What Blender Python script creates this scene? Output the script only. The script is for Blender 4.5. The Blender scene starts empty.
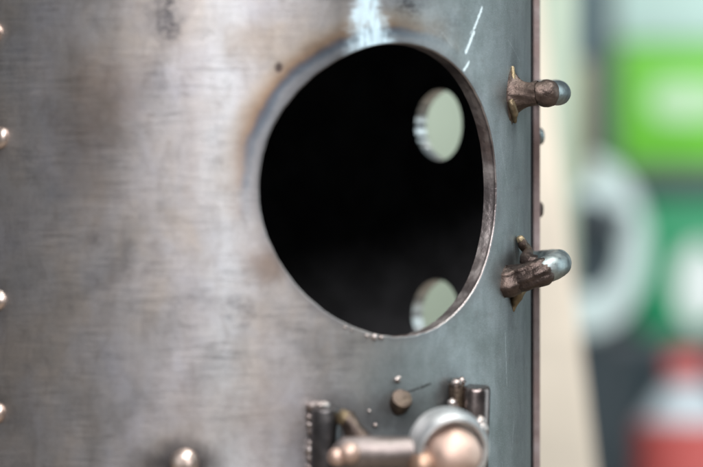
import bpy, bmesh, math, random
from mathutils import Vector, Matrix, noise as mnoise

# ------------------------------------------------------------------ units
# one "mark" (PX) is 0.35 mm; x runs right, y down, z towards the camera,
# the vessel axis stands at x = CX, z = 0
PX = 0.00035
DIST = 1.5                       # camera to vessel axis plane, metres
DP = DIST / PX
CX, R, PHI, RH, CY = 223.6, 307.2, math.radians(34.29), 136.75, 191.9
TH = 14.0                        # plate thickness
BENCH = -0.30                    # bench top, metres below the lens axis
R_ = math.radians
random.seed(7)
sc = bpy.context.scene
col = sc.collection

def W(x, y, z):
    return Vector(((x - 351.5) * PX, -z * PX, (233.5 - y) * PX))
def U(px, py, z):
    """point at depth z whose picture position is (px, py)"""
    k = (DP - z) / DP
    return (351.5 + (px - 351.5) * k, 233.5 + (py - 233.5) * k, z)
def UW(px, py, z):
    return W(*U(px, py, z))
def theta_at(px, r=R):
    z = r * .7
    for _ in range(40):
        x = 351.5 + (px - 351.5) * (DP - z) / DP
        s = max(-1, min(1, (x - CX) / r)); z = r * math.sqrt(max(0, 1 - s * s))
    return math.asin(s)
def T(th, r, y):
    return W(CX + r * math.sin(th), y, r * math.cos(th))
def surf(px, py, out=0.0, r=R):
    th = theta_at(px, r); z = r * math.cos(th)
    y = 233.5 + (py - 233.5) * (DP - z) / DP
    return T(th, r + out, y), Vector((math.sin(th), -math.cos(th), 0)), th, y

# ------------------------------------------------------------------ camera
cam_d = bpy.data.cameras.new('camera'); cam = bpy.data.objects.new('camera', cam_d)
col.objects.link(cam); sc.camera = cam
cam.location = (0, -DIST, 0); cam.rotation_euler = (R_(90), 0, 0)
cam_d.sensor_width = 36; cam_d.lens = 36 * DIST / (703 * PX)
cam_d.clip_start = 0.05; cam_d.clip_end = 50
cam_d.dof.use_dof = True
cam_d.dof.focus_distance = DIST - 115 * PX
cam_d.dof.aperture_fstop = 5.6
cam_d.dof.aperture_blades = 9

# ------------------------------------------------------------------ light
sc.view_settings.view_transform = 'Standard'; sc.view_settings.look = 'None'
sc.view_settings.exposure = 0; sc.view_settings.gamma = 1
world = bpy.data.worlds.new('World'); sc.world = world; world.use_nodes = True
bg = world.node_tree.nodes['Background']
bg.inputs[0].default_value = (.75, .9, 1, 1); bg.inputs[1].default_value = 0.10

def area(name, loc, target, sx, sy, power, color):
    d = bpy.data.lights.new(name, 'AREA'); d.shape = 'RECTANGLE'; d.size = sx; d.size_y = sy
    d.energy = power; d.color = color
    o = bpy.data.objects.new(name, d); col.objects.link(o); o.location = loc
    o.rotation_euler = (Vector(target) - Vector(loc)).to_track_quat('-Z', 'Y').to_euler()
    return o
VC = (W(CX, 200, 0).x, 0, 0)
area('workshop_ceiling_lamp', (-.02, -1.75, 1.1), VC, 1.1, .9, 60, (1, .975, .975))
area('workshop_side_window', (1.5, .15, .45), VC, 1.0, 1.5, 12, (.79, .955, 1))
area('added_background_fill', (.5, -.35, 1.45), (.2, .9, 0), .8, .5, 27, (.97, 1, .96))  # added fill to brighten the things behind, not a known lamp

# ------------------------------------------------------------------ node helpers
class NT:
    def __init__(s, name):
        s.m = bpy.data.materials.new(name); s.m.use_nodes = True
        s.t = s.m.node_tree; s.b = s.t.nodes['Principled BSDF']
    def n(s, k): return s.t.nodes.new(k)
    def put(s, sock, v):
        if v is None: return
        if hasattr(v, 'is_output'): s.t.links.new(v, sock)
        elif isinstance(v, (tuple, list)) and sock.type == 'RGBA' and len(v) == 3: sock.default_value = (*v, 1)
        else: sock.default_value = v
    def math(s, op, a, b=None, c=None, clamp=False):
        d = s.n('ShaderNodeMath'); d.operation = op; d.use_clamp = clamp
        for i, v in enumerate((a, b, c)): s.put(d.inputs[i], v)
        return d.outputs[0]
    def mr(s, v, a, b, lo=0.0, hi=1.0, smooth=True):
        d = s.n('ShaderNodeMapRange'); d.interpolation_type = 'SMOOTHSTEP' if smooth else 'LINEAR'
        for i, q in enumerate((v, a, b, lo, hi)): s.put(d.inputs[i], q)
        return d.outputs[0]
    def mix(s, f, a, b, mode='MIX'):
        d = s.n('ShaderNodeMix'); d.data_type = 'RGBA'; d.blend_type = mode
        s.put(d.inputs[0], f); s.put(d.inputs[6], a); s.put(d.inputs[7], b)
        return d.outputs[2]
    def noise(s, vec, scale, detail=4, rough=.55, dist=0.0):
        d = s.n('ShaderNodeTexNoise'); s.put(d.inputs['Vector'], vec)
        d.inputs['Scale'].default_value = scale; d.inputs['Detail'].default_value = detail
        d.inputs['Roughness'].default_value = rough; d.inputs['Distortion'].default_value = dist
        return d.outputs[0]
    def mapv(s, vec, scale=(1, 1, 1), loc=(0, 0, 0), rot=(0, 0, 0)):
        d = s.n('ShaderNodeMapping'); s.put(d.inputs[0], vec)
        d.inputs[1].default_value = loc; d.inputs[2].default_value = rot; d.inputs[3].default_value = scale
        return d.outputs[0]
    def coord(s, k='Object'): return s.n('ShaderNodeTexCoord').outputs[k]
    def sep(s, v):
        d = s.n('ShaderNodeSeparateXYZ'); s.put(d.inputs[0], v); return d.outputs
    def ramp(s, f, stops):
        d = s.n('ShaderNodeValToRGB'); s.put(d.inputs[0], f); e = d.color_ramp.elements
        while len(e) < len(stops): e.new(.5)
        for q, (p, c) in zip(e, stops): q.position = p; q.color = (*c, 1)
        return d.outputs[0]
    def bump(s, h, strength, dist, normal=None):
        d = s.n('ShaderNodeBump'); s.put(d.inputs['Height'], h)
        d.inputs['Strength'].default_value = strength; d.inputs['Distance'].default_value = dist
        if normal is not None: s.put(d.inputs['Normal'], normal)
        return d.outputs[0]
    def out(s, color, rough=.5, metal=0.0, normal=None, spec=None):
        s.put(s.b.inputs['Base Color'], color); s.put(s.b.inputs['Roughness'], rough)
        s.put(s.b.inputs['Metallic'], metal); s.put(s.b.inputs['Normal'], normal)
        if spec is not None: s.put(s.b.inputs['Specular IOR Level'], spec)
        return s.m

def arcpos(px, py):
    _, _, th, y = surf(px, py)
    return R * th / 100, y / 100

# ---- the sanded, heat-marked steel of the front plate (UV = arc length, height)
def mat_plate():
    g = NT('sanded_steel')
    uv = g.coord('UV'); X, Y, _ = g.sep(uv)
    wob = g.noise(uv, 3.0, 5, .6)
    # fine sanding lines, mostly level, some steep
    l1 = g.noise(g.mapv(uv, (2.2, 24, 1), rot=(0, 0, .03)), 1.0, 5, .65, .15)
    l2 = g.noise(g.mapv(uv, (60, 5, 1), rot=(0, 0, .35)), 1.0, 4, .7)
    grain = g.noise(uv, 70, 3, .7)
    big = g.noise(uv, .85, 5, .55)
    big2 = g.noise(g.mapv(uv, loc=(7, 3, 0)), 1.5, 6, .62, .3)
    blot = g.noise(g.mapv(uv, (1.0, 1.6, 1), loc=(3, 9, 0)), 3.6, 7, .68, .4)
    cool = g.mr(g.math('ADD', X, g.math('ADD', g.math('MULTIPLY', g.math('SUBTRACT', big, .5), 1.6), g.math('MULTIPLY', g.math('SUBTRACT', Y, 2.4), .12))), .75, 2.5)
    sand = g.math('MULTIPLY', g.math('SUBTRACT', 1.0, g.math('MULTIPLY', cool, .85)), g.mr(g.noise(g.mapv(uv, (1.2, 2, 1), loc=(9, 1, 0)), 1.3, 4, .6), .36, .66, .12, 1))
    mott = g.noise(g.mapv(uv, (2.6, 1.3, 1), loc=(1, 5, 0)), 2.2, 8, .72, .5)
    vert = g.noise(g.mapv(uv, (3.2, .35, 1), loc=(2, 2, 0)), 1.0, 2, .5, .2)
    c = g.mix(cool, (.55, .525, .53), (.275, .292, .30))
    c = g.mix(g.mr(big2, .35, .7), c, g.mix(cool, (.45, .425, .43), (.18, .205, .205)))
    c = g.mix(g.math('MULTIPLY', g.mr(blot, .55, .75), .45), c, (.17, .15, .145))
    hue = g.noise(g.mapv(uv, (1.0, .7, 1), loc=(6, 2, 0)), 1.25, 6, .62, .4)
    warm = g.math('SUBTRACT', 1.0, cool)
    c = g.mix(g.math('MULTIPLY', g.math('MULTIPLY', g.mr(hue, .46, .64), warm), .55), c, (.50, .43, .37))
    c = g.mix(g.math('MULTIPLY', g.math('MULTIPLY', g.mr(hue, .48, .32), warm), .5), c, (.47, .47, .53))
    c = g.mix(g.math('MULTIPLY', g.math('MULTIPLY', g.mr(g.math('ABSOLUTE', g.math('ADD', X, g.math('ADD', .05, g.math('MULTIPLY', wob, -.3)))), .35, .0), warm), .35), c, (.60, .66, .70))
    c = g.mix(g.math('MULTIPLY', g.mr(mott, .42, .68), .42), c, g.mix(cool, (.29, .26, .255), (.13, .15, .15)))
    c = g.mix(g.math('MULTIPLY', g.mr(vert, .45, .68), .2), c, g.mix(cool, (.29, .255, .24), (.36, .40, .41)))
    c = g.mix(g.math('MULTIPLY', g.math('MULTIPLY', g.mr(l1, .48, .72), .24), sand), c, (.66, .62, .60))
    c = g.mix(g.math('MULTIPLY', g.math('MULTIPLY', g.mr(l1, .52, .30), .26), sand), c, (.20, .185, .18))
    c = g.mix(g.math('MULTIPLY', g.mr(grain, .42, .75), .38), c, (.10, .10, .10))
    c = g.mix(g.math('MULTIPLY', g.math('MULTIPLY', g.mr(g.noise(g.mapv(uv, loc=(4, 4, 0)), 95, 2, .6), .55, .75), .6), cool), c, (.5, .55, .56))
    def spot(px, py, rx, ry, soft=.5, amt=.5):
        ax, ay = arcpos(px, py)
        dx = g.math('DIVIDE', g.math('SUBTRACT', X, ax), rx / 100)
        dy = g.math('DIVIDE', g.math('SUBTRACT', Y, ay), ry / 100)
        d = g.math('SQRT', g.math('ADD', g.math('MULTIPLY', dx, dx), g.math('MULTIPLY', dy, dy)))
        d = g.math('ADD', d, g.math('MULTIPLY', g.math('SUBTRACT', wob, .5), 1.6 * amt * 2))
        return g.mr(d, 1.0 + soft * .5, 1.0 - soft)
    # brown stains left of the hole
    for (px, py, rx, ry, a, cc) in ((100, 95, 55, 45, .5, (.30, .22, .17)), (85, 150, 40, 70, .4, (.31, .24, .20)),
                                    (268, 268, 22, 18, .6, (.22, .15, .11)), (235, 420, 90, 40, .35, (.30, .25, .23)),
                                    (255, 45, 40, 22, .35, (.34, .26, .18))):
        c = g.mix(g.math('MULTIPLY', spot(px, py, rx, ry, .9), a), c, cc)
    # sooty smudges
    fine = g.noise(g.mapv(uv, (1, 1.5, 1)), 16, 5, .7)
    for (px, py, rx, ry, a) in ((166, 10, 18, 28, 1.0), (162, 60, 9, 40, .25), (120, 265, 16, 14, .38), (238, 305, 26, 10, .4), (228, 318, 8, 6, .38), (250, 312, 9, 6, .4), (244, 326, 7, 5, .38), (218, 160, 6, 5, .5), (225, 190, 5, 4, .45), (128, 245, 10, 8, .3), (105, 285, 8, 7, .28),
                                (178, 300, 14, 10, .35), (95, 240, 10, 8, .4), (172, 312, 7, 6, .35), (404, 10, 26, 16, 1.0), (440, 25, 30, 14, .4)):
        c = g.mix(g.math('MULTIPLY', g.math('MULTIPLY', spot(px, py, rx, ry, 1.0, .9), g.mr(fine, .35, .6, .35, 1)), a), c, (.06, .06, .07))
    # heat colours round the torch-cut hole
    u = g.math('MULTIPLY', g.math('SINE', g.math('SUBTRACT', g.math('DIVIDE', X, R / 100), PHI)), R / 100)
    v = g.math('SUBTRACT', Y, CY / 100)
    rad = g.math('SQRT', g.math('ADD', g.math('MULTIPLY', u, u), g.math('MULTIPLY', v, v)))
    d = g.math('ADD', g.math('SUBTRACT', rad, RH / 100), g.math('MULTIPLY', g.math('SUBTRACT', g.noise(uv, 1.6, 3), .5), .22))
    # strongest on the upper left of the rim, fading round it
    dirn = g.math('ADD', g.math('DIVIDE', g.math('ADD', g.math('MULTIPLY', u, -.62), g.math('MULTIPLY', v, -.78)), rad),
                  g.math('MULTIPLY', g.math('SUBTRACT', big2, .5), .6))
    hs = g.mr(dirn, .30, .92)
    halo = g.ramp(g.math('DIVIDE', g.math('ADD', d, .08), .50),
                  [(0, (.15, .155, .17)), (.16, (.20, .21, .225)), (.28, (.23, .245, .27)), (.37, (.10, .13, .17)), (.44, (.11, .10, .115)), (.52, (.27, .18, .12)), (.75, (.42, .34, .27)), (1, (.5, .45, .42))])
    hm = g.math('MULTIPLY', g.math('MULTIPLY', g.mr(d, .42, .18), hs), .92)
    c = g.mix(hm, c, halo)
    # thin dark line of scale all round the cut
    c = g.mix(g.math('MULTIPLY', g.mr(d, .10, 0), .35), c, (.16, .15, .16))
    # freshly ground streak above the hole, its sheen painted as pale, less metallic colour
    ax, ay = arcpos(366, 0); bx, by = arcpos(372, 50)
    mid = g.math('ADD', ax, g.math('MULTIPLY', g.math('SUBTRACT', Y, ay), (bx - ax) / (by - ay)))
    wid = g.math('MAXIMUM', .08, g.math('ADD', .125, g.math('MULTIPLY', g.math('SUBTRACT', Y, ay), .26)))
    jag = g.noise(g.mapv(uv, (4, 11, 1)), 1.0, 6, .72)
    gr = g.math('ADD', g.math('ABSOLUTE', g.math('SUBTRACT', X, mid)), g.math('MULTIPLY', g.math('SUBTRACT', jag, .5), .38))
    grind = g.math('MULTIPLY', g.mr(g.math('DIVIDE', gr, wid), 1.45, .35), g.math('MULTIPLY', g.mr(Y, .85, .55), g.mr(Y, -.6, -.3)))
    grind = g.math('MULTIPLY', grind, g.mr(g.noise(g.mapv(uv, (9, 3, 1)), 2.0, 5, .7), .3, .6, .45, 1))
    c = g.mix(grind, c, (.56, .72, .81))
    # scratches
    chalk = g.noise(g.mapv(uv, (1, .6, 1), loc=(5, 8, 0)), 42, 4, .75)
    scr = None
    for (p, q, w) in (((482, 8), (474, 29), 1.7), ((474, 32), (466, 52), 1.9), ((469, 62), (464, 70), 1.5), ((478, 22), (470, 34), .8),
                      ((505, 330), (507, 385), .7), ((514, 420), (512, 450), .6), ((508, 40), (520, 62), .5), ((440, 30), (452, 46), .5),
                      ((430, 384), (402, 394), -1.2), ((500, 140), (508, 190), .5), ((520, 190), (517, 250), .45)):
        (x0, y0), (x1, y1) = arcpos(*p), arcpos(*q); dx, dy = x1 - x0, y1 - y0; L2 = dx * dx + dy * dy
        t = g.math('DIVIDE', g.math('ADD', g.math('MULTIPLY', g.math('SUBTRACT', X, x0), dx), g.math('MULTIPLY', g.math('SUBTRACT', Y, y0), dy)), L2, clamp=True)
        ex = g.math('SUBTRACT', g.math('SUBTRACT', X, x0), g.math('MULTIPLY', t, dx))
        ey = g.math('SUBTRACT', g.math('SUBTRACT', Y, y0), g.math('MULTIPLY', t, dy))
        dd = g.math('SQRT', g.math('ADD', g.math('MULTIPLY', ex, ex), g.math('MULTIPLY', ey, ey)))
        dd = g.math('ADD', dd, g.math('MULTIPLY', g.math('SUBTRACT', chalk, .5), .05))
        m_ = g.mr(dd, abs(w) / 100 * 1.3, abs(w) / 100 * .4)
        if w < 0: c = g.mix(g.math('MULTIPLY', m_, .8), c, (.04, .035, .035))
        else:
            m_ = g.math('MULTIPLY', m_, min(.8, max(.12, w * .75 - .3))); c = g.mix(m_, c, (.85, .88, .9))
    # a drilled pip
    pit = spot(279, 68, 4, 5, .4, .15)
    c = g.mix(g.math('MULTIPLY', pit, .85), c, (.07, .05, .05))
    # burnt patches at latch welds; shade painted round brazed feet, dark reflections round rivets
    for (px, py, rx, ry, a) in ((350, 425, 42, 26, .7), (405, 420, 40, 30, .75), (455, 400, 26, 30, .7), (322, 440, 30, 50, .5),
                                (514, 97, 14, 40, .75), (511, 280, 14, 42, .75), (176, 466, 46, 24, .95), (182, 466, 26, 22, .9), (-2, 137, 16, 20, .5), (-2, 300, 16, 20, .5), (-2, 412, 16, 20, .5)):
        c = g.mix(g.math('MULTIPLY', spot(px, py, rx, ry, .9, .3), a), c, (.06, .055, .058))
    rough = g.mr(big2, .3, .7, .38, .52)
    rough = g.math('ADD', g.math('ADD', rough, g.math('MULTIPLY', cool, .06)), g.math('MULTIPLY', g.math('MULTIPLY', g.math('SUBTRACT', l1, .5), .25), sand))
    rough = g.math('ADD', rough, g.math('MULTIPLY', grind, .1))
    h = g.math('ADD', g.math('MULTIPLY', g.math('MULTIPLY', l1, sand), .5), g.math('ADD', g.math('MULTIPLY', l2, .06), g.math('MULTIPLY', grain, .5)))
    nrm = g.bump(h, .12, .0005)
    nrm = g.bump(g.math('SUBTRACT', big2, g.math('MULTIPLY', pit, 1.5)), .05, .003, nrm)
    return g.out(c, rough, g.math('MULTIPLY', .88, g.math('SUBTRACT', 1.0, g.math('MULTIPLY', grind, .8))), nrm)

def mat_metal(name, c1, c2, c3, scale, rough, metal=.9, bump=.3, bd=.0008, lo=.38, hi=.66):
    g = NT(name); o = g.coord('Object')
    a = g.noise(o, scale, 6, .62, .3); b = g.noise(o, scale * 4.5, 4, .65); d = g.noise(g.mapv(o, loc=(3, 1, 2)), scale * .6, 4)
    c = g.mix(g.mr(a, lo, hi), c1, c2); c = g.mix(g.math('MULTIPLY', g.mr(d, .45, .7), .8), c, c3)
    c = g.mix(g.math('MULTIPLY', g.mr(b, .5, .75), .35), c, tuple(k * .3 for k in c1))
    return g.out(c, g.mr(a, .3, .7, rough - .1, rough + .12), metal, g.bump(g.math('ADD', a, g.math('MULTIPLY', b, .6)), bump, bd))

def mat_plain(name, c, rough=.5, var=.15, scale=12, metal=0.0):
    g = NT(name); a = g.noise(g.coord('Object'), scale, 5, .6)
    cc = g.mix(g.mr(a, .3, .7), tuple(k * (1 - var) for k in c), tuple(min(1, k * (1 + var)) for k in c))
    return g.out(cc, g.mr(a, .3, .7, rough - .06, rough + .06), metal, g.bump(a, .1, .001))

M = {}
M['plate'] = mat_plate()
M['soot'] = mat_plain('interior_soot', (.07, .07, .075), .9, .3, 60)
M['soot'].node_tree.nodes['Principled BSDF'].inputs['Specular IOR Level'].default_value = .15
M['cut'] = mat_metal('flame_cut_edge', (.30, .26, .26), (.46, .42, .41), (.22, .16, .15), 90, .42, .9, .5)
M['bore'] = mat_metal('drilled_bore', (.52, .52, .53), (.62, .62, .62), (.42, .40, .38), 25, .38, .9, .03)
M['rust'] = mat_metal('rusty_plate', (.22, .165, .16), (.31, .26, .26), (.20, .125, .11), 60, .6, .4, .3)
M['rear'] = mat_metal('rear_steel', (.32, .33, .34), (.42, .42, .41), (.25, .2, .17), 30, .5, .9, .2)
M['bolt'] = mat_metal('dark_steel', (.10, .098, .10), (.20, .185, .185), (.08, .075, .08), 70, .36, .95, .25)
M['bolt_brown'] = mat_metal('brown_steel', (.17, .14, .135), (.36, .31, .30), (.12, .095, .09), 60, .34, .95, .3)
M['rod'] = mat_metal('grey_steel_rod', (.22, .255, .265), (.36, .40, .40), (.15, .175, .18), 110, .42, .9, .25)
M['pinkrod'] = mat_metal('latch_bolt_steel', (.24, .205, .195), (.33, .285, .275), (.16, .14, .135), 60, .55, .95, .25)
M['band'] = mat_metal('latch_socket_steel', (.66, .69, .71), (.80, .81, .81), (.50, .55, .58), 60, .52, .95, .2)
M['copper'] = mat_metal('copper', (.58, .42, .35), (.70, .54, .47), (.42, .29, .24), 45, .6, 1, .2)
M['copper_dull'] = mat_metal('copper_dull', (.40, .27, .20), (.52, .36, .28), (.26, .17, .13), 60, .6, .9, .3)
M['rivet'] = mat_metal('rivet_copper', (.66, .54, .48), (.76, .66, .60), (.48, .37, .32), 80, .44, 1, .1)
M['braze'] = mat_metal('braze_bronze', (.05, .036, .032), (.115, .083, .07), (.11, .082, .055), 80, .42, .75, .6, .0012)
M['brass'] = mat_metal('braze_brass', (.19, .145, .085), (.33, .27, .18), (.10, .07, .05), 110, .48, .75, .6, .001)
M['bead'] = mat_metal('weld_spatter', (.42, .36, .34), (.62, .56, .54), (.28, .22, .20), 150, .34, .95, .5)
M['wall'] = mat_plain('slate_wall', (.075, .105, .125), .8, .2, 6)
M['bench'] = mat_plain('bench_wood', (.20, .16, .12), .6, .25, 9)
M['cream'] = mat_plain('cream_timber', (.66, .59, .50), .6, .10, 14)
M['pale'] = mat_plain('pale_green_paint', (.41, .49, .40), .5, .1, 8)
M['olive'] = mat_plain('olive_paint', (.27, .285, .17), .6, .1, 8)
M['steelgrey'] = mat_plain('shelf_grey', (.085, .10, .115), .55, .15, 10)
M['blue'] = mat_plain('blue_grey_paint', (.10, .165, .185), .6, .15, 8)
M['lime'] = mat_plain('lime_card', (.14, .52, .035), .6, .08, 10)
M['green'] = mat_plain('green_card', (.01, .28, .12), .6, .1, 10)
M['white'] = mat_plain('white_card', (.74, .80, .80), .6, .04, 10)
M['lime_print'] = mat_plain('pale_lime_print', (.48, .70, .46), .6, .05, 10)
M['mint'] = mat_plain('mint_card', (.46, .64, .60), .6, .06, 10)
M['tape'] = mat_plain('pale_tape', (.66, .77, .77), .5, .06, 20)
M['red'] = mat_plain('red_plastic', (.50, .10, .095), .4, .1, 20)
M['white_plastic'] = mat_plain('white_plastic', (.46, .53, .58), .4, .05, 20)

# ------------------------------------------------------------------ mesh helpers
def obj(name, bm, mats, parent=None, origin=None, smooth=True, sharp=38):
    """link a bmesh as one object; coordinates are world, moved to the parent's base"""
    bm.normal_update()
    if smooth:
        for f in bm.faces: f.smooth = True
        for e in bm.edges:
            if len(e.link_faces) == 2 and e.calc_face_angle(0) > R_(sharp): e.smooth = False
    off = Vector(origin) if origin is not None else (parent_base(parent) if parent else Vector())
    bmesh.ops.translate(bm, verts=bm.verts, vec=-off)
    me = bpy.data.meshes.new(name); bm.to_mesh(me); bm.free()
    for m in (mats if isinstance(mats, (list, tuple)) else [mats]): me.materials.append(m)
    o = bpy.data.objects.new(name, me); col.objects.link(o)
    if parent:
        o.parent = parent
        o.location = off - parent_base(parent)
    else: o.location = off
    return o
def parent_base(p):
    v = Vector()
    while p: v += p.location; p = p.parent
    return v
def thing(name, label, cat, loc, group=None):
    o = bpy.data.objects.new(name, None); col.objects.link(o); o.location = loc; o.empty_display_size = .05
    return tag(o, label, cat, group)
def tag(o, label, cat, group=None):
    o['label'] = label; o['category'] = cat
    if group: o['group'] = group
    return o

def tube(bm, pts, rad, seg=20, fn=None, cap=True, up=Vector((0, 0, 1)), mat=0):
    """sweep through pts (world) with a radius (metres) per point; fn(i, a) scales it"""
    n = len(pts); rings = []; prev = None
    for i, p in enumerate(pts):
        t = (pts[min(n - 1, i + 1)] - pts[max(0, i - 1)]).normalized()
        if prev is None:
            a = up - t * up.dot(t)
            if a.length < .2: a = Vector((1, 0, 0)) - t * t.x
        else: a = prev - t * prev.dot(t)
        a.normalize(); prev = a; b = t.cross(a)
        ring = []
        for k in range(seg):
            an = 2 * math.pi * k / seg
            r = rad[i] * (fn(i, an) if fn else 1)
            ring.append(bm.verts.new(p + (a * math.cos(an) + b * math.sin(an)) * r))
        rings.append(ring)
    for i in range(n - 1):
        for k in range(seg):
            f = bm.faces.new((rings[i][k], rings[i][(k + 1) % seg], rings[i + 1][(k + 1) % seg], rings[i + 1][k])); f.material_index = mat
    if cap:
        for r_, rev in ((rings[0], True), (rings[-1], False)):
            f = bm.faces.new(list(reversed(r_)) if rev else r_); f.material_index = mat
    return rings
def smooth_path(keys, n):
    """Catmull-Rom through (Vector, radius) keys"""
    P = [k[0] for k in keys]; Q = [k[1] for k in keys]; out = []; rr = []
    m = len(P)
    for i in range(m - 1):
        p0, p1, p2, p3 = P[max(0, i - 1)], P[i], P[i + 1], P[min(m - 1, i + 2)]
        q0, q1, q2, q3 = Q[max(0, i - 1)], Q[i], Q[i + 1], Q[min(m - 1, i + 2)]
        for s in range(n + (1 if i == m - 2 else 0)):
            t = s / n
            f = lambda a, b, c, d: .5 * ((2 * b) + (c - a) * t + (2 * a - 5 * b + 4 * c - d) * t * t + (3 * b - a - 3 * c + d) * t ** 3)
            out.append(f(p0, p1, p2, p3)); rr.append(max(1e-5, f(q0, q1, q2, q3)))
    return out, rr
def rough_up(bm, amt, scale, seed=0.0):
    bm.normal_update()
    for v in bm.verts:
        q = v.co * scale + Vector((seed, seed * 1.7, seed * .3))
        v.co += v.normal * amt * (mnoise.noise(q) + .5 * mnoise.noise(q * 2.3))
def blob(bm, c, r, sq=(1, 1, 1), axis=None, amt=.12, seed=0.0, sub=3):
    res = bmesh.ops.create_icosphere(bm, subdivisions=sub, radius=1)
    rot = Vector((0, 0, 1)).rotation_difference(axis).to_matrix() if axis is not None else Matrix.Identity(3)
    for v in res['verts']:
        q = v.co.copy(); k = 1 + amt * mnoise.noise(q * 1.7 + Vector((seed, seed, 0)))
        v.co = c + rot @ Vector((q.x * sq[0], q.y * sq[1], q.z * sq[2])) * r * k
def lathe(bm, base, axis, prof, seg=32, mat=0):
    """prof = [(radius, along)] in metres, open or closed at ends with radius 0"""
    axis = axis.normalized(); a = axis.orthogonal().normalized(); b = axis.cross(a); rings = []
    for r, h in prof:
        if r < 1e-7: rings.append([bm.verts.new(base + axis * h)])
        else: rings.append([bm.verts.new(base + axis * h + (a * math.cos(2 * math.pi * k / seg) + b * math.sin(2 * math.pi * k / seg)) * r) for k in range(seg)])
    for q, w in zip(rings, rings[1:]):
        for k in range(seg):
            k2 = (k + 1) % seg
            if len(q) == 1 and len(w) == 1: continue
            if len(q) == 1: f = bm.faces.new((q[0], w[k2], w[k]))
            elif len(w) == 1: f = bm.faces.new((q[k], q[k2], w[0]))
            else: f = bm.faces.new((q[k], q[k2], w[k2], w[k]))
            f.material_index = mat
    bmesh.ops.recalc_face_normals(bm, faces=bm.faces)
def boxm(bm, lo, hi, bevel=0.0, rot=0.0, mat=0):
    lo, hi = Vector(lo), Vector(hi)
    res = bmesh.ops.create_cube(bm, size=1); c = (lo + hi) / 2; s = hi - lo
    for v in res['verts']: v.co = Vector((v.co.x * s.x, v.co.y * s.y, v.co.z * s.z)) + c
    fs = {f for v in res['verts'] for f in v.link_faces}
    for f in fs: f.material_index = mat
    if bevel:
        bmesh.ops.bevel(bm, geom=list({e for f in fs for e in f.edges}), offset=bevel, segments=2, affect='EDGES', profile=.5)

# ------------------------------------------------------------------ setting
bm = bmesh.new(); boxm(bm, (-1.6, -.55, BENCH - .05), (1.6, 1.62, BENCH), .004)
o = obj('bench_top', bm, M['bench'], origin=(0, .4, BENCH)); o['kind'] = 'structure'
bm = bmesh.new(); boxm(bm, (-1.8, 1.64, -.9), (1.8, 1.72, 1.5))
o = obj('wall', bm, M['wall'], origin=(0, 1.68, BENCH)); o['kind'] = 'structure'

# ------------------------------------------------------------------ the vessel
BASE = Vector((VC[0], 0, BENCH))
vessel = thing('riveted_steel_vessel', 'riveted cylindrical steel vessel with a large round flame-cut hole and copper-knobbed latch', 'steel vessel', BASE)
YTOP, YBOT = -190.0, 233.5 - BENCH / PX - 6
TL, TR = theta_at(-16), R_(85)

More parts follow.
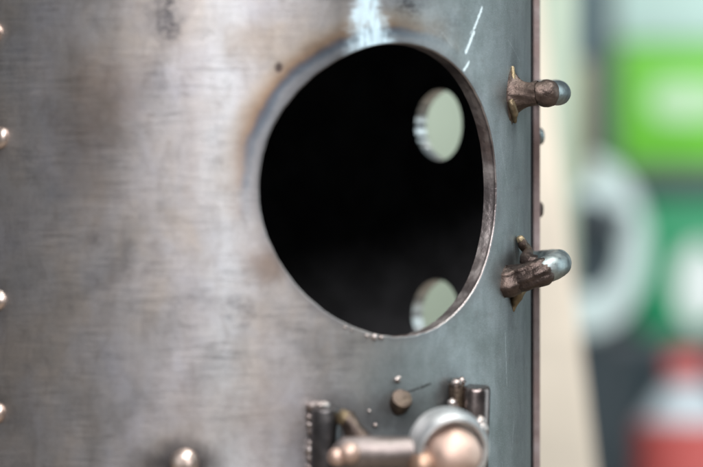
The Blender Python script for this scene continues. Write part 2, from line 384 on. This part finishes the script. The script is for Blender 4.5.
def front_plate():
    bm = bmesh.new(); uvl = bm.loops.layers.uv.new('UVMap')
    nth, ny = 110, 64
    y0, y1 = CY - RH - 55, CY + RH + 55
    ths = [TL + (TR - TL) * i / nth for i in range(nth + 1)]
    ys = [y0 + (y1 - y0) * i / ny for i in range(ny + 1)]
    bd = [(t, y0) for t in ths[:-1]] + [(TR, y) for y in ys[:-1]] + [(t, y1) for t in reversed(ths[1:])] + [(TL, y) for y in reversed(ys[1:])]
    N = len(bd); par = {}
    def hole(an, grow):
        k = RH + grow + .55 * mnoise.noise(Vector((math.cos(an) * 3, math.sin(an) * 3, 1.3))) + .35 * mnoise.noise(Vector((math.cos(an) * 14, math.sin(an) * 14, 5)))
        low = max(0, math.sin(an)) ** 8          # rougher along the bottom of the cut
        k += low * (1.6 + 1.1 * mnoise.noise(Vector((math.cos(an) * 30, 2, 0))))
        u, v = k * math.cos(an), k * math.sin(an)
        return PHI + math.asin(u / R), CY + v
    def mk(th, r, y):
        v = bm.verts.new(T(th, r, y)); par[v] = (R * th / 100, y / 100); return v
    angs = [math.atan2(y - CY, R * (t - PHI)) for t, y in bd]
    rings = []
    rings.append([mk(*_h(hole(a, 0), R - TH)) for a in angs])
    for q in range(1, 6): rings.append([mk(*_h(hole(a, .1 * q * (q > 3)), R - TH * (1 - q / 6.0))) for a in angs])
    rings.append([mk(*_h(hole(a, .2), R - 1.3)) for a in angs])
    rings.append([mk(*_h(hole(a, .7), R - .45)) for a in angs])
    rings.append([mk(*_h(hole(a, 1.5), R)) for a in angs])
    MR = 36
    for j in range(1, MR + 1):
        s = (j / MR) ** 1.5
        ring = []
        for (t, y), a in zip(bd, angs):
            h = hole(a, 1.5); ring.append(mk(h[0] + (t - h[0]) * s, R, h[1] + (y - h[1]) * s))
        rings.append(ring)
    for j, (q, w) in enumerate(zip(rings, rings[1:])):
        for k in range(N):
            f = bm.faces.new((q[k], w[k], w[(k + 1) % N], q[(k + 1) % N])); f.material_index = 1 if j < 7 else 0
    # plain bands above and below
    for ya, yb, n in ((YTOP, y0, 10), (y1, YBOT, 26)):
        g = [[mk(t, R, ya + (yb - ya) * i / n) for t in ths] for i in range(n + 1)]
        for i in range(n):
            for k in range(nth): bm.faces.new((g[i][k], g[i][k + 1], g[i + 1][k + 1], g[i + 1][k]))
    # inside face
    inner = [rings[0]]
    for j in range(1, 19):
        s = (j / 18) ** 1.3
        inner.append([mk(*(lambda h: (h[0] + (t - h[0]) * s, R - TH, h[1] + (y - h[1]) * s))(hole(a, 0))) for (t, y), a in zip(bd, angs)])
    for q, w in zip(inner, inner[1:]):
        for k in range(N):
            f = bm.faces.new((q[k], q[(k + 1) % N], w[(k + 1) % N], w[k])); f.material_index = 2
    for ya, yb, n in ((YTOP, y0, 4), (y1, YBOT, 8)):
        g = [[mk(t, R - TH, ya + (yb - ya) * i / n) for t in ths] for i in range(n + 1)]
        for i in range(n):
            for k in range(nth):
                f = bm.faces.new((g[i][k], g[i + 1][k], g[i + 1][k + 1], g[i][k + 1])); f.material_index = 2
    # long cut edges
    for t in (TL, TR):
        ysl = [YTOP, y0] + ys[1:-1] + [y1, YBOT]
        a = [mk(t, R, y) for y in ysl]; b = [mk(t, R - TH, y) for y in ysl]
        for i in range(len(ysl) - 1):
            f = bm.faces.new((a[i], a[i + 1], b[i + 1], b[i])); f.material_index = 1
    bmesh.ops.remove_doubles(bm, verts=bm.verts, dist=.00001)
    for f in bm.faces:
        for l in f.loops:
            p = par.get(l.vert)
            if p: l[uvl].uv = p
    bmesh.ops.recalc_face_normals(bm, faces=bm.faces)
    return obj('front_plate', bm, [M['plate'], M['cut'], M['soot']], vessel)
def _h(h, r): return (h[0], r, h[1])
fp = front_plate()

# rear plate with two round holes
R2 = 317.0; T2 = 17.0
HB = []                                    # (theta, y, radius) of the holes, seen through the front one
for px, py in ((440, 125), (437, 315)):
    z = -R2 * .7
    for _ in range(40):
        x = 351.5 + (px - 351.5) * (DP - z) / DP
        s = (x - CX) / (R2 - T2); z = -(R2 - T2) * math.sqrt(1 - s * s)
    HB.append((math.pi - math.asin(s), 233.5 + (py - 233.5) * (DP - z) / DP, 37.2))
def rear_plate():
    bm = bmesh.new(); A, B = R_(91.5), 2 * math.pi + TL - R_(1.5)
    def rin(th):
        e = min(th - A, B - th) / R_(4); return R2 - 6.5 - (T2 - 6.5) * min(1, max(0, e))
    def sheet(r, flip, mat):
        hc = HB[0][0]; half = R_(20)
        cuts_t = [A + (hc - half - A) * i / 14 for i in range(14)] + [hc - half + 2 * half * i / 24 for i in range(24)] + [hc + half + (B - hc - half) * i / 60 for i in range(61)]
        if not callable(r): rf = lambda th: r
        else: rf = r
        y_edges = [YTOP] + [e for th, y, q in HB for e in (y - q * 1.25, y + q * 1.25)] + [YBOT]
        i0, i1 = 14, 38
        def v(th, y): return bm.verts.new(T(th, rf(th), y))
        def quad(a, b, c, d):
            f = bm.faces.new((a, d, c, b) if flip else (a, b, c, d)); f.material_index = mat
        for bi in range(len(y_edges) - 1):
            ya, yb = y_edges[bi], y_edges[bi + 1]; n = 12
            rows = [ya + (yb - ya) * i / n for i in range(n + 1)]
            holed = bi in (1, 3)
            g = [[v(t, y) for t in cuts_t] for y in rows]
            for i in range(n):
                for k in range(len(cuts_t) - 1):
                    if holed and i0 <= k < i1: continue
                    quad(g[i][k], g[i + 1][k], g[i + 1][k + 1], g[i][k + 1])
            if holed:
                th, yc, q = HB[(bi - 1) // 2]
                bd = [(cuts_t[k], ya) for k in range(i0, i1)] + [(cuts_t[i1], y) for y in rows[:-1]] + [(cuts_t[k], yb) for k in range(i1, i0, -1)] + [(cuts_t[i0], y) for y in reversed(rows[1:])]
                an = [math.atan2(y - yc, R2 * (t - th)) for t, y in bd]
                rings = []
                for j in range(7):
                    s = j / 6; ring = []
                    for (t, y), a in zip(bd, an):
                        h = (th + q * math.cos(a) / R2, yc + q * math.sin(a)); ring.append(v(h[0] + (t - h[0]) * s, h[1] + (y - h[1]) * s))
                    rings.append(ring)
                m = len(bd)
                for qq, w in zip(rings, rings[1:]):
                    for k in range(m): quad(qq[k], qq[(k + 1) % m], w[(k + 1) % m], w[k])
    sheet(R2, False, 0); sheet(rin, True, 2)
    for th, yc, q in HB:                   # bores
        prev = None; first = None; n = 56
        loops = []
        for r in (R2, R2 - T2):
            loops.append([bm.verts.new(T(th + q * math.cos(2 * math.pi * k / n) / R2, r, yc + q * math.sin(2 * math.pi * k / n))) for k in range(n)])
        for k in range(n):
            f = bm.faces.new((loops[0][k], loops[1][k], loops[1][(k + 1) % n], loops[0][(k + 1) % n])); f.material_index = 1
    for e in (A, B):
        n = 40; a = [bm.verts.new(T(e, R2, YTOP + (YBOT - YTOP) * i / n)) for i in range(n + 1)]
        b = [bm.verts.new(T(e, rin(e), YTOP + (YBOT - YTOP) * i / n)) for i in range(n + 1)]
        for i in range(n):
            f = bm.faces.new((a[i], a[i + 1], b[i + 1], b[i])); f.material_index = 3
    bmesh.ops.remove_doubles(bm, verts=bm.verts, dist=.00002)
    bmesh.ops.recalc_face_normals(bm, faces=bm.faces)
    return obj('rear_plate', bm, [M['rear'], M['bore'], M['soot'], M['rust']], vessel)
rear_plate()
# unseen ends added above and below the view, keeping the inside dark
for nm, y, y2 in (('added_lid', YTOP - 16, YTOP - 1), ('added_base_plate', YBOT + 1, 233.5 - BENCH / PX)):
    bm = bmesh.new(); c0 = W(CX, y2, 0); h = (y2 - y) * PX; rr = (R2 + 7) * PX
    lathe(bm, c0, Vector((0, 0, 1)), [(0, 0), (rr - .001, 0), (rr, .001), (rr, h - .001), (rr - .001, h), (0, h)], 96)
    obj(nm, bm, M['rear'], vessel)

# rivets
def rivet(px, py, r, mat, rr=R, th=None, h=.62):
    if th is None: p, n, _, _ = surf(px, py, 0, rr)
    else: p = T(th, rr, py); n = Vector((math.sin(th), -math.cos(th), 0))
    bm = bmesh.new(); q = r * PX
    lathe(bm, p - n * .0006, n, [(0, 0), (q * 1.02, 0), (q * 1.02, .0007), (q * .97, h * q * .35 + .0006), (q * .84, h * q * .68 + .0006), (q * .62, h * q * .90 + .0006), (q * .32, h * q + .0006), (0, h * q * 1.03 + .0006)], 28); rough_up(bm, .0005, 150, py * .37)
    return obj('rivet', bm, mat, vessel, sharp=80)
for py, px in ((32, -6), (137, 0), (300, -2), (412, -3), (-70, -2), (500, -2), (590, -2), (680, -2)): rivet(px, py, 10.5, M['rivet'])
rivet(185, 463, 13.5, M['rivet'], h=.75)
rivet(0, 136, 9, M['rod'], R2, R_(96), .75); rivet(0, 210, 9, M['braze'], R2, R_(96), .75)

# ------------------------------------------------------------------ brazed loop handles at the right edge
def star(base_i, spikes, decay):
    def fn(i, a):
        k = 1.0
        for (an, amp, wd) in spikes:
            d = math.atan2(math.sin(a - an), math.cos(a - an))
            k += amp * math.exp(-(d / wd) ** 2) * math.exp(-i / decay)
        return k
    return fn
def handle_upper():
    bm = bmesh.new()
    keys = [(UW(541, 93, 128), 11.3 * PX), (UW(551, 93, 124), 12 * PX), (UW(557.5, 93, 108), 12 * PX), (UW(558.5, 93, 80), 12 * PX),
            (UW(557, 92, 40), 12 * PX), (UW(551, 92, 8), 12 * PX), (UW(538, 92, -8), 12 * PX)]
    p, r = smooth_path(keys, 7); tube(bm, p, r, 28)
    rough_up(bm, .00018, 260, 2)
    h_ = obj('loop_handle', bm, M['rod'], vessel)
    # dark bronze run over the front of the rod, necked down to the plate and flared on it
    bm = bmesh.new()
    b, n, th, _ = surf(511.5, 96, -1.5); tg = Vector((math.cos(th), math.sin(th), 0)); zz = Vector((0, 0, 1))
    neck = UW(538, 92.5, 130); hs = [0, .8, 1.8, 3, 4.5, 6.5, 9, 12, 15, 18, 21, 24, 27]; rings = []; seg = 44
    for h in hs:
        f = h / 27; c = (b + n * h * PX).lerp(neck, f * f)
        e1 = 22 * math.exp(-h / 7.5) + 8.6 + 1.6 * f; e2 = 23 * math.exp(-h / 6.0) + 8.8 + 1.6 * f; w = 7 * math.exp(-h / 4.0) + 8.4 + 1.6 * f
        pw = 1 + 1.1 * math.exp(-h / 6)
        ring = []
        for k in range(seg):
            an = 2 * math.pi * k / seg; ca, sa = math.cos(an), math.sin(an)
            vy = (e1 if ca > 0 else e2) * math.copysign(abs(ca) ** pw, ca); vx = w * sa
            wob = 1 + .10 * mnoise.noise(Vector((ca * 2.2, sa * 2.2, h * .12))) + .05 * math.sin(9 * an + h * .3)
            ring.append(bm.verts.new(c + (zz * vy + tg * vx) * PX * wob))
        rings.append(ring)
    for q, w_ in zip(rings, rings[1:]):
        for k in range(seg): bm.faces.new((q[k], q[(k + 1) % seg], w_[(k + 1) % seg], w_[k]))
    p, r = smooth_path([(UW(535, 92.5, 130), 9.2 * PX), (UW(539, 92.5, 130), 10.6 * PX), (UW(543, 93, 129), 13 * PX), (UW(547, 93.3, 127), 13.6 * PX), (UW(550, 93.5, 124), 12.4 * PX)], 6)
    tube(bm, p, r, 40)
    bmesh.ops.recalc_face_normals(bm, faces=bm.faces)
    rough_up(bm, .0003, 330, 4); obj('braze_collar', bm, M['braze'], h_, sharp=75)
    bm = bmesh.new()
    b2, n2, _, _ = surf(514, 112, -.5)
    p, r = smooth_path([(surf(507, 100, 3)[0], 2.6 * PX), (surf(508.5, 107, 4.5)[0], 4.2 * PX), (surf(510.5, 114, 4)[0], 3.8 * PX), (surf(513.5, 122, 1)[0], 1.6 * PX)], 5)
    tube(bm, p, r, 16)
    p, r = smooth_path([(surf(510.5, 84, 3.5)[0], 1.8 * PX), (surf(511, 75, 2.4)[0], 2.2 * PX), (surf(512, 67, .2)[0], 1.4 * PX)], 5)
    tube(bm, p, r, 16); rough_up(bm, .0003, 420, 1)
    obj('braze_fillet', bm, M['brass'], h_, sharp=80)
handle_upper()
def handle_lower():
    bm = bmesh.new()
    keys = [(UW(537, 272.5, 134.5), 10.5 * PX), (UW(545, 270, 134), 12.8 * PX), (UW(554, 266.5, 127), 13 * PX), (UW(558.2, 263.5, 108), 13 * PX), (UW(557, 262, 80), 12.5 * PX),
            (UW(550, 261.5, 48), 12 * PX), (UW(538, 261.5, 28), 11 * PX), (UW(524, 261.5, 14), 10 * PX)]
    p, r = smooth_path(keys, 7); tube(bm, p, r, 28)
    rough_up(bm, .00018, 260, 9)
    h = obj('loop_handle', bm, M['rod'], vessel)
    bm = bmesh.new(); b, n, _, _ = surf(507, 282, -3)
    keys = [(b, 15.5 * PX), (b + n * .002, 14.6 * PX), (UW(516, 279, 128), 13.6 * PX), (UW(525, 277, 133), 13.0 * PX), (UW(534, 274, 135), 13.6 * PX), (UW(541, 272, 135), 14 * PX), (UW(545, 270.5, 133), 13.2 * PX)]
    p, r = smooth_path(keys, 6)
    tube(bm, p, r, 40, lambda i, a: 1 + .07 * math.sin(3 * a + 1) + .05 * math.sin(7 * a + i * .15) + .035 * math.sin(13 * a + i * .22))
    rough_up(bm, .0005, 190, 7); obj('braze_collar', bm, M['braze'], h, sharp=70)
    bm = bmesh.new()                          # finger of bronze standing up beside the rod
    p, r = smooth_path([(surf(516.3, 239, 4)[0], 3.5 * PX), (surf(517, 244, 6)[0], 4.8 * PX), (surf(519, 252, 9)[0], 5.6 * PX), (UW(527, 260, 128), 7.5 * PX), (UW(535, 264, 131), 9 * PX)], 5)
    tube(bm, p, r, 20); rough_up(bm, .0005, 380, 3)
    obj('braze_spur', bm, M['braze'], h, sharp=70)
    bm = bmesh.new(); blob(bm, surf(516.3, 239.5, 4.5)[0], 4.3 * PX, amt=.2, seed=3); obj('braze_tip', bm, M['brass'], h, sharp=80)
    bm = bmesh.new()
    p, r = smooth_path([(surf(513, 286, 6)[0], 9 * PX), (surf(512.5, 295, 4)[0], 7 * PX), (surf(513, 303, 1.5)[0], 4 * PX), (surf(513.5, 311, -1)[0], 1.4 * PX)], 5)
    tube(bm, p, r, 16); rough_up(bm, .0004, 420, 5); obj('braze_fillet', bm, M['brass'], h, sharp=80)
handle_lower()

# ------------------------------------------------------------------ latch at the bottom
def post(px, py, r, out, mat, ybot=540):
    p, n, th, y = surf(px, py); bm = bmesh.new()
    c = T(th, R + out, y); q = r * PX; L = (ybot - y) * PX
    lathe(bm, c, Vector((-n.x * .03, .2, -1)), [(0, q * .05), (q * .5, q * .02), (q * .80, 0), (q * .93, q * .05), (q, q * .2), (q, L - .001), (q * .9, L), (0, L)], 32); rough_up(bm, .00025, 260, r)
    return obj('latch_post', bm, mat, vessel), c
lp, c1 = post(319.5, 406, 14.5, 20, M['bolt'])
bm = bmesh.new(); blob(bm, c1 + Vector((-6 * PX, 4 * PX, 1.0 * PX)), 10 * PX, (1, 1, .45), amt=.3, seed=2); obj('weld_cap', bm, M['bead'], lp, sharp=80)
bm = bmesh.new()
for i in range(11):
    p, n, _, _ = surf(310 + random.uniform(-1.2, 1.5), 408 + i * 8.3 + random.uniform(-2, 2), 3)
    blob(bm, p, random.uniform(3.2, 5) * PX, amt=.3, seed=i, sub=2)
obj('weld_bead_row', bm, M['bead'], lp, sharp=80)
rp, c2 = post(459, 386, 13, 22, M['bolt_brown'])
bm = bmesh.new(); p_, n_, th_, y_ = surf(452.5, 383)
lathe(bm, T(th_, R + 5, y_), Vector((0, 0, -1)), [(0, 0), (6 * PX, 0), (7.5 * PX, 1.5 * PX), (7.5 * PX, 60 * PX), (0, 60 * PX)], 24)
obj('hinge_pin', bm, M['braze'], rp)
bm = bmesh.new()
for i, (px, py, r) in enumerate(((450, 383, 5.5), (455, 381, 4.5), (451, 390, 3), (452, 397, 2.6), (450, 404, 3), (446, 403, 5), (449, 406, 4), (453, 408, 3))):
    blob(bm, surf(px, py, 8)[0], r * PX, amt=.3, seed=i + 20, sub=2)
obj('weld_bead_row', bm, M['bead'], rp, sharp=80)
# stud and stray drops of spatter
p, n, _, _ = surf(399, 404); bm = bmesh.new(); q = 10.5 * PX
ax = (n + Vector((-.25, -.1, .62))).normalized()
lathe(bm, p - ax * .001, ax, [(0, 0), (q, 0), (q, 12 * PX), (q * .9, 14 * PX), (q * .55, 14.6 * PX), (0, 14.4 * PX)], 28); rough_up(bm, .0003, 300, 3)
obj('stud', bm, M['braze'], vessel)
for i, (px, py, r) in enumerate(((397, 380, 3.2), (399, 377.5, 1.8), (374, 337, 3.4), (381, 337.5, 2.4), (367, 335.5, 2), (345, 327.5, 1.5), (352, 330, 1.3), (375, 425, 2.2), (369, 411, 1.6))):
    bm = bmesh.new(); blob(bm, surf(px, py, .3)[0], r * PX, amt=.25, seed=i + 40, sub=2); obj('weld_spatter', bm, M['bead'], vessel, sharp=80)
# sliding bolt
ZB = 338
bm = bmesh.new()
p, r = smooth_path([(UW(338, 455, ZB - 4), 10 * PX), (UW(344, 454, ZB), 14 * PX), (UW(352, 453, ZB), 15.5 * PX), (UW(380, 453, ZB), 15.5 * PX), (UW(410, 453, ZB - 4), 15.5 * PX), (UW(440, 453, ZB - 10), 15 * PX)], 5)
tube(bm, p, r, 32); rough_up(bm, .0002, 200, 1)
lb = obj('latch_bolt', bm, M['pinkrod'], vessel)
bm = bmesh.new()
p, r = smooth_path([(UW(344.5, 413, 318), 5 * PX), (UW(346, 417, 320), 8 * PX), (UW(352, 428, 324), 9 * PX), (UW(360, 441, 330), 11.5 * PX), (UW(368, 450, 332), 13 * PX)], 5)
tube(bm, p, r, 24); rough_up(bm, .0004, 260, 2); obj('lift_stub', bm, M['braze'], lb, sharp=70)
bm = bmesh.new(); blob(bm, UW(345, 418, 321), 8.2 * PX, amt=.15, seed=5); obj('stub_tip', bm, M['brass'], lb, sharp=80)
for i, (px, py, r, z) in enumerate(((337, 457, 8.5, 352), (350, 453, 9.5, 356), (424, 466, 15, 345))):
    bm = bmesh.new(); blob(bm, UW(px, py, z), r * PX, amt=.08, seed=i + 9); obj('copper_bead', bm, M['copper'] if r < 12 else M['copper_dull'], lb, sharp=80)
# rear lug that carries the bolt on the plate
bm = bmesh.new()
for px in (372, 430):
    b = surf(px, 456, -1)[0]; e = UW(px, 455, ZB - 8); tube(bm, [b, b.lerp(e, .5), e], [13 * PX, 11 * PX, 11 * PX], 20)
obj('bolt_lug', bm, M['bolt'], lb)
# socket with the copper knob
axis = Vector((.30, -.90, -.26)).normalized()
mouth = UW(454, 453, 345); q = PX * .87
bm = bmesh.new()
lathe(bm, mouth, axis, [(0, -44 * q), (24 * q, -44 * q), (36 * q, -41 * q), (41 * q, -34 * q), (42.5 * q, -22 * q), (41.5 * q, -6 * q), (39 * q, -1 * q), (36 * q, 0), (34 * q, -1.5 * q), (33 * q, -5 * q), (32 * q, -14 * q), (0, -16 * q)], 56)
rough_up(bm, .00025, 150, 1)
so = obj('knob_socket', bm, M['band'], lb)
bm = bmesh.new(); blob(bm, mouth - axis * 5 * q + Vector((1 * q, 0, -3 * q)), 29 * q, amt=.05, seed=1, sub=4); obj('copper_knob', bm, M['copper'], so, sharp=80)
bm = bmesh.new(); blob(bm, UW(480, 422, 280), 6 * PX, amt=.2, seed=31); blob(bm, UW(482, 429, 285), 6 * PX, amt=.2, seed=32); obj('weld_cap', bm, M['bead'], so, sharp=80)

# ------------------------------------------------------------------ blurred things behind
def zof(Y): return -Y / PX
def panel(bm, x0, y0, x1, y1, Y, depth, bevel=.002, mat=0):
    a = UW(x0, y0, zof(Y)); b = UW(x1, y1, zof(Y)); boxm(bm, (a.x, Y, b.z), (b.x, Y + depth, a.z), bevel, mat=mat)
# leaning cream timber
bm = bmesh.new(); Yp = .44
a, b = UW(601, 520, zof(Yp)), UW(545, 30, zof(Yp)); tilt = (a.x - b.x) / (b.z - a.z)
zt = .42; xb = a.x + tilt * (a.z - BENCH); xt = xb - tilt * (zt - BENCH); wd = .036
vs = []
for (xx, zz) in ((xb, BENCH + .002), (xt, zt)):
    for (dx, dy) in ((-wd, 0), (0, 0), (0, .03), (-wd, .03)): vs.append(bm.verts.new((xx + dx, Yp + dy, zz)))
for f in ((0, 1, 5, 4), (1, 2, 6, 5), (2, 3, 7, 6), (3, 0, 4, 7), (3, 2, 1, 0), (4, 5, 6, 7)): bm.faces.new([vs[i] for i in f])
bmesh.ops.bevel(bm, geom=bm.edges[:], offset=.002, segments=2, affect='EDGES')
tag(obj('timber_batten', bm, M['cream'], origin=(xb, Yp, BENCH)), 'blurred cream timber batten leaning upright just right of the steel vessel', 'timber')
# pale green board behind it
bm = bmesh.new(); panel(bm, 330, -150, 577, 345, .6, .02)
tag(obj('painted_board', bm, M['pale'], origin=UW(450, 345, zof(.6))), 'pale green painted board behind the vessel, seen through its upper rear hole', 'board')
hb = thing('hanging_banner', 'blurred blue-grey banner with an olive lower part hanging beside the shelf rack', 'banner', UW(580, 182, zof(.9)))
bm = bmesh.new(); panel(bm, 564, -250, 598, 60, .9, .006); obj('upper_cloth', bm, M['blue'], hb)
bm = bmesh.new(); panel(bm, 562, 60.5, 592, 182, .9, .006); obj('lower_cloth', bm, M['olive'], hb)

# shelf rack
YS = 1.15
rack = thing('shelf_rack', 'dark grey shelf rack holding green cartons in the blurred background', 'shelf', (UW(690, 300, zof(YS)).x, YS + .1, BENCH))
def shelf(y0, y1):
    bm = bmesh.new(); panel(bm, 600, y0, 900, y1, YS - .01, .25); obj('shelf_board', bm, M['steelgrey'], rack)
shelf(166, 188); shelf(336, 352)
for px in (600, 884):
    bm = bmesh.new(); a = UW(px, -250, zof(YS)); b = UW(px + 14, 0, zof(YS)); boxm(bm, (a.x, YS - .014, BENCH), (b.x, YS + .01, a.z), .001); obj('upright', bm, M['steelgrey'], rack)
def carton(name, x0, y0, x1, y1, Y, mat, label, patches, cat='carton'):
    a = UW(x0, y0, zof(Y)); b = UW(x1, y1, zof(Y))
    t = thing(name, label, cat, ((a.x + b.x) / 2, Y + .05, b.z))
    bm = bmesh.new(); boxm(bm, (a.x, Y, b.z), (b.x, Y + .12, a.z), .003); obj('carton_body', bm, mat, t)
    for (nm, cx, cy, rx, ry, sup, pm) in patches:
        bm = bmesh.new(); n = 40; f_, k_ = [], []
        for k in range(n):
            an = 2 * math.pi * k / n; c, s = math.cos(an), math.sin(an)
            xx = cx + rx * math.copysign(abs(c) ** sup, c); yy = cy + ry * math.copysign(abs(s) ** sup, s)
            w = UW(xx, yy, zof(Y)); f_.append(bm.verts.new((w.x, Y - .0012, w.z))); k_.append(bm.verts.new((w.x, Y - .0001, w.z)))
        bm.faces.new(f_); bm.faces.new(list(reversed(k_)))
        for k in range(n): bm.faces.new((f_[k], k_[k], k_[(k + 1) % n], f_[(k + 1) % n]))
        bmesh.ops.recalc_face_normals(bm, faces=bm.faces); obj(nm, bm, pm, t)
    return t
carton('lime_carton', 618, 42, 790, 165.5, YS, M['lime'], 'lime green carton with a white printed panel on the upper shelf', [('printed_panel', 688, 101, 38, 20, .7, M['lime_print'])])
carton('white_carton', 612, -60, 780, 41.5, YS, M['mint'], 'white carton stacked on top of the lime green carton', [])
carton('green_carton', 640, 196, 790, 335.5, YS, M['green'], 'dark green carton with a round white mark on the lower shelf', [('round_mark', 700, 285, 24, 42, 1, M['white'])])
# roll of pale tape in front of the shelf, held on a rod from the batten
bm = bmesh.new(); Yr = .95; c = UW(581, 246, zof(Yr))
k = PX * (DIST + Yr) / DIST
prof = []
ro, ri, hd = 90 * k, 47 * k, .008
axr = Vector((.70, -.71, 0)).normalized()
lathe(bm, c, axr, [(ri, -hd), (ro - .003, -hd), (ro, -hd + .003), (ro, hd - .003), (ro - .003, hd), (ri, hd), (ri, -hd)], 72)
roll = thing('tape_roll', 'blurred pale blue-white roll of tape with a dark centre beside the batten', 'tape roll', c - Vector((0, 0, ro)))
obj('wound_tape', bm, M['tape'], roll)
bm = bmesh.new(); lathe(bm, c, axr, [(ri - .004, -hd), (ri - .0002, -hd), (ri - .0002, hd - .001), (ri - .004, hd - .001), (ri - .004, -hd)], 56); obj('core', bm, M['wall'], roll)
# peg for the roll
pg = Vector(c) + Vector((0, 0, ri - .012))
bm = bmesh.new(); lathe(bm, pg - axr * .05, axr, [(0, 0), (.0075, 0), (.0075, .08), (0, .08)], 20)
boxm(bm, (pg.x - axr.x * .05 - .012, pg.y - axr.y * .05, BENCH), (pg.x - axr.x * .05 + .012, pg.y - axr.y * .05 + .02, pg.z + .012), .001)
tag(obj('roll_stand', bm, M['steelgrey'], origin=(pg.x, pg.y, BENCH)), 'dark stand with a peg carrying the roll of tape', 'stand')
# red and white bottle on the bench
Yb = .95; kb = PX * (DIST + Yb) / DIST; bx = UW(686, 400, zof(Yb)).x
tb = UW(686, 352, zof(Yb)).z; y_ = lambda py: UW(0, py, zof(Yb)).z - BENCH
bot = thing('bottle', 'red and white plastic bottle with a red cap on the bench, bottom right', 'bottle', (bx, Yb, BENCH))
bb = Vector((bx, Yb, BENCH)); up = Vector((0, 0, 1))
bm = bmesh.new(); rb = 50 * kb
lathe(bm, bb, up, [(0, 0), (rb * .95, 0), (rb, .004), (rb, y_(432)), (rb * .93, y_(420)), (rb * .62, y_(398)), (rb * .42, y_(385)), (rb * .36, y_(378)), (rb * .36, y_(366)), (0, y_(366))], 48); obj('bottle_body', bm, M['white_plastic'], bot)
bm = bmesh.new(); lathe(bm, bb, up, [(0, y_(382)), (rb * .36 + .001, y_(382)), (rb * .42, y_(380)), (rb * .42, y_(356)), (rb * .36, y_(352)), (0, y_(352))], 36); obj('cap', bm, M['red'], bot)
bm = bmesh.new(); rl = rb + .0008; lathe(bm, bb, up, [(rb - .001, y_(640)), (rl, y_(640)), (rl, y_(424)), (rb * .93 - .001, y_(421))], 48); obj('red_label', bm, M['red'], bot)
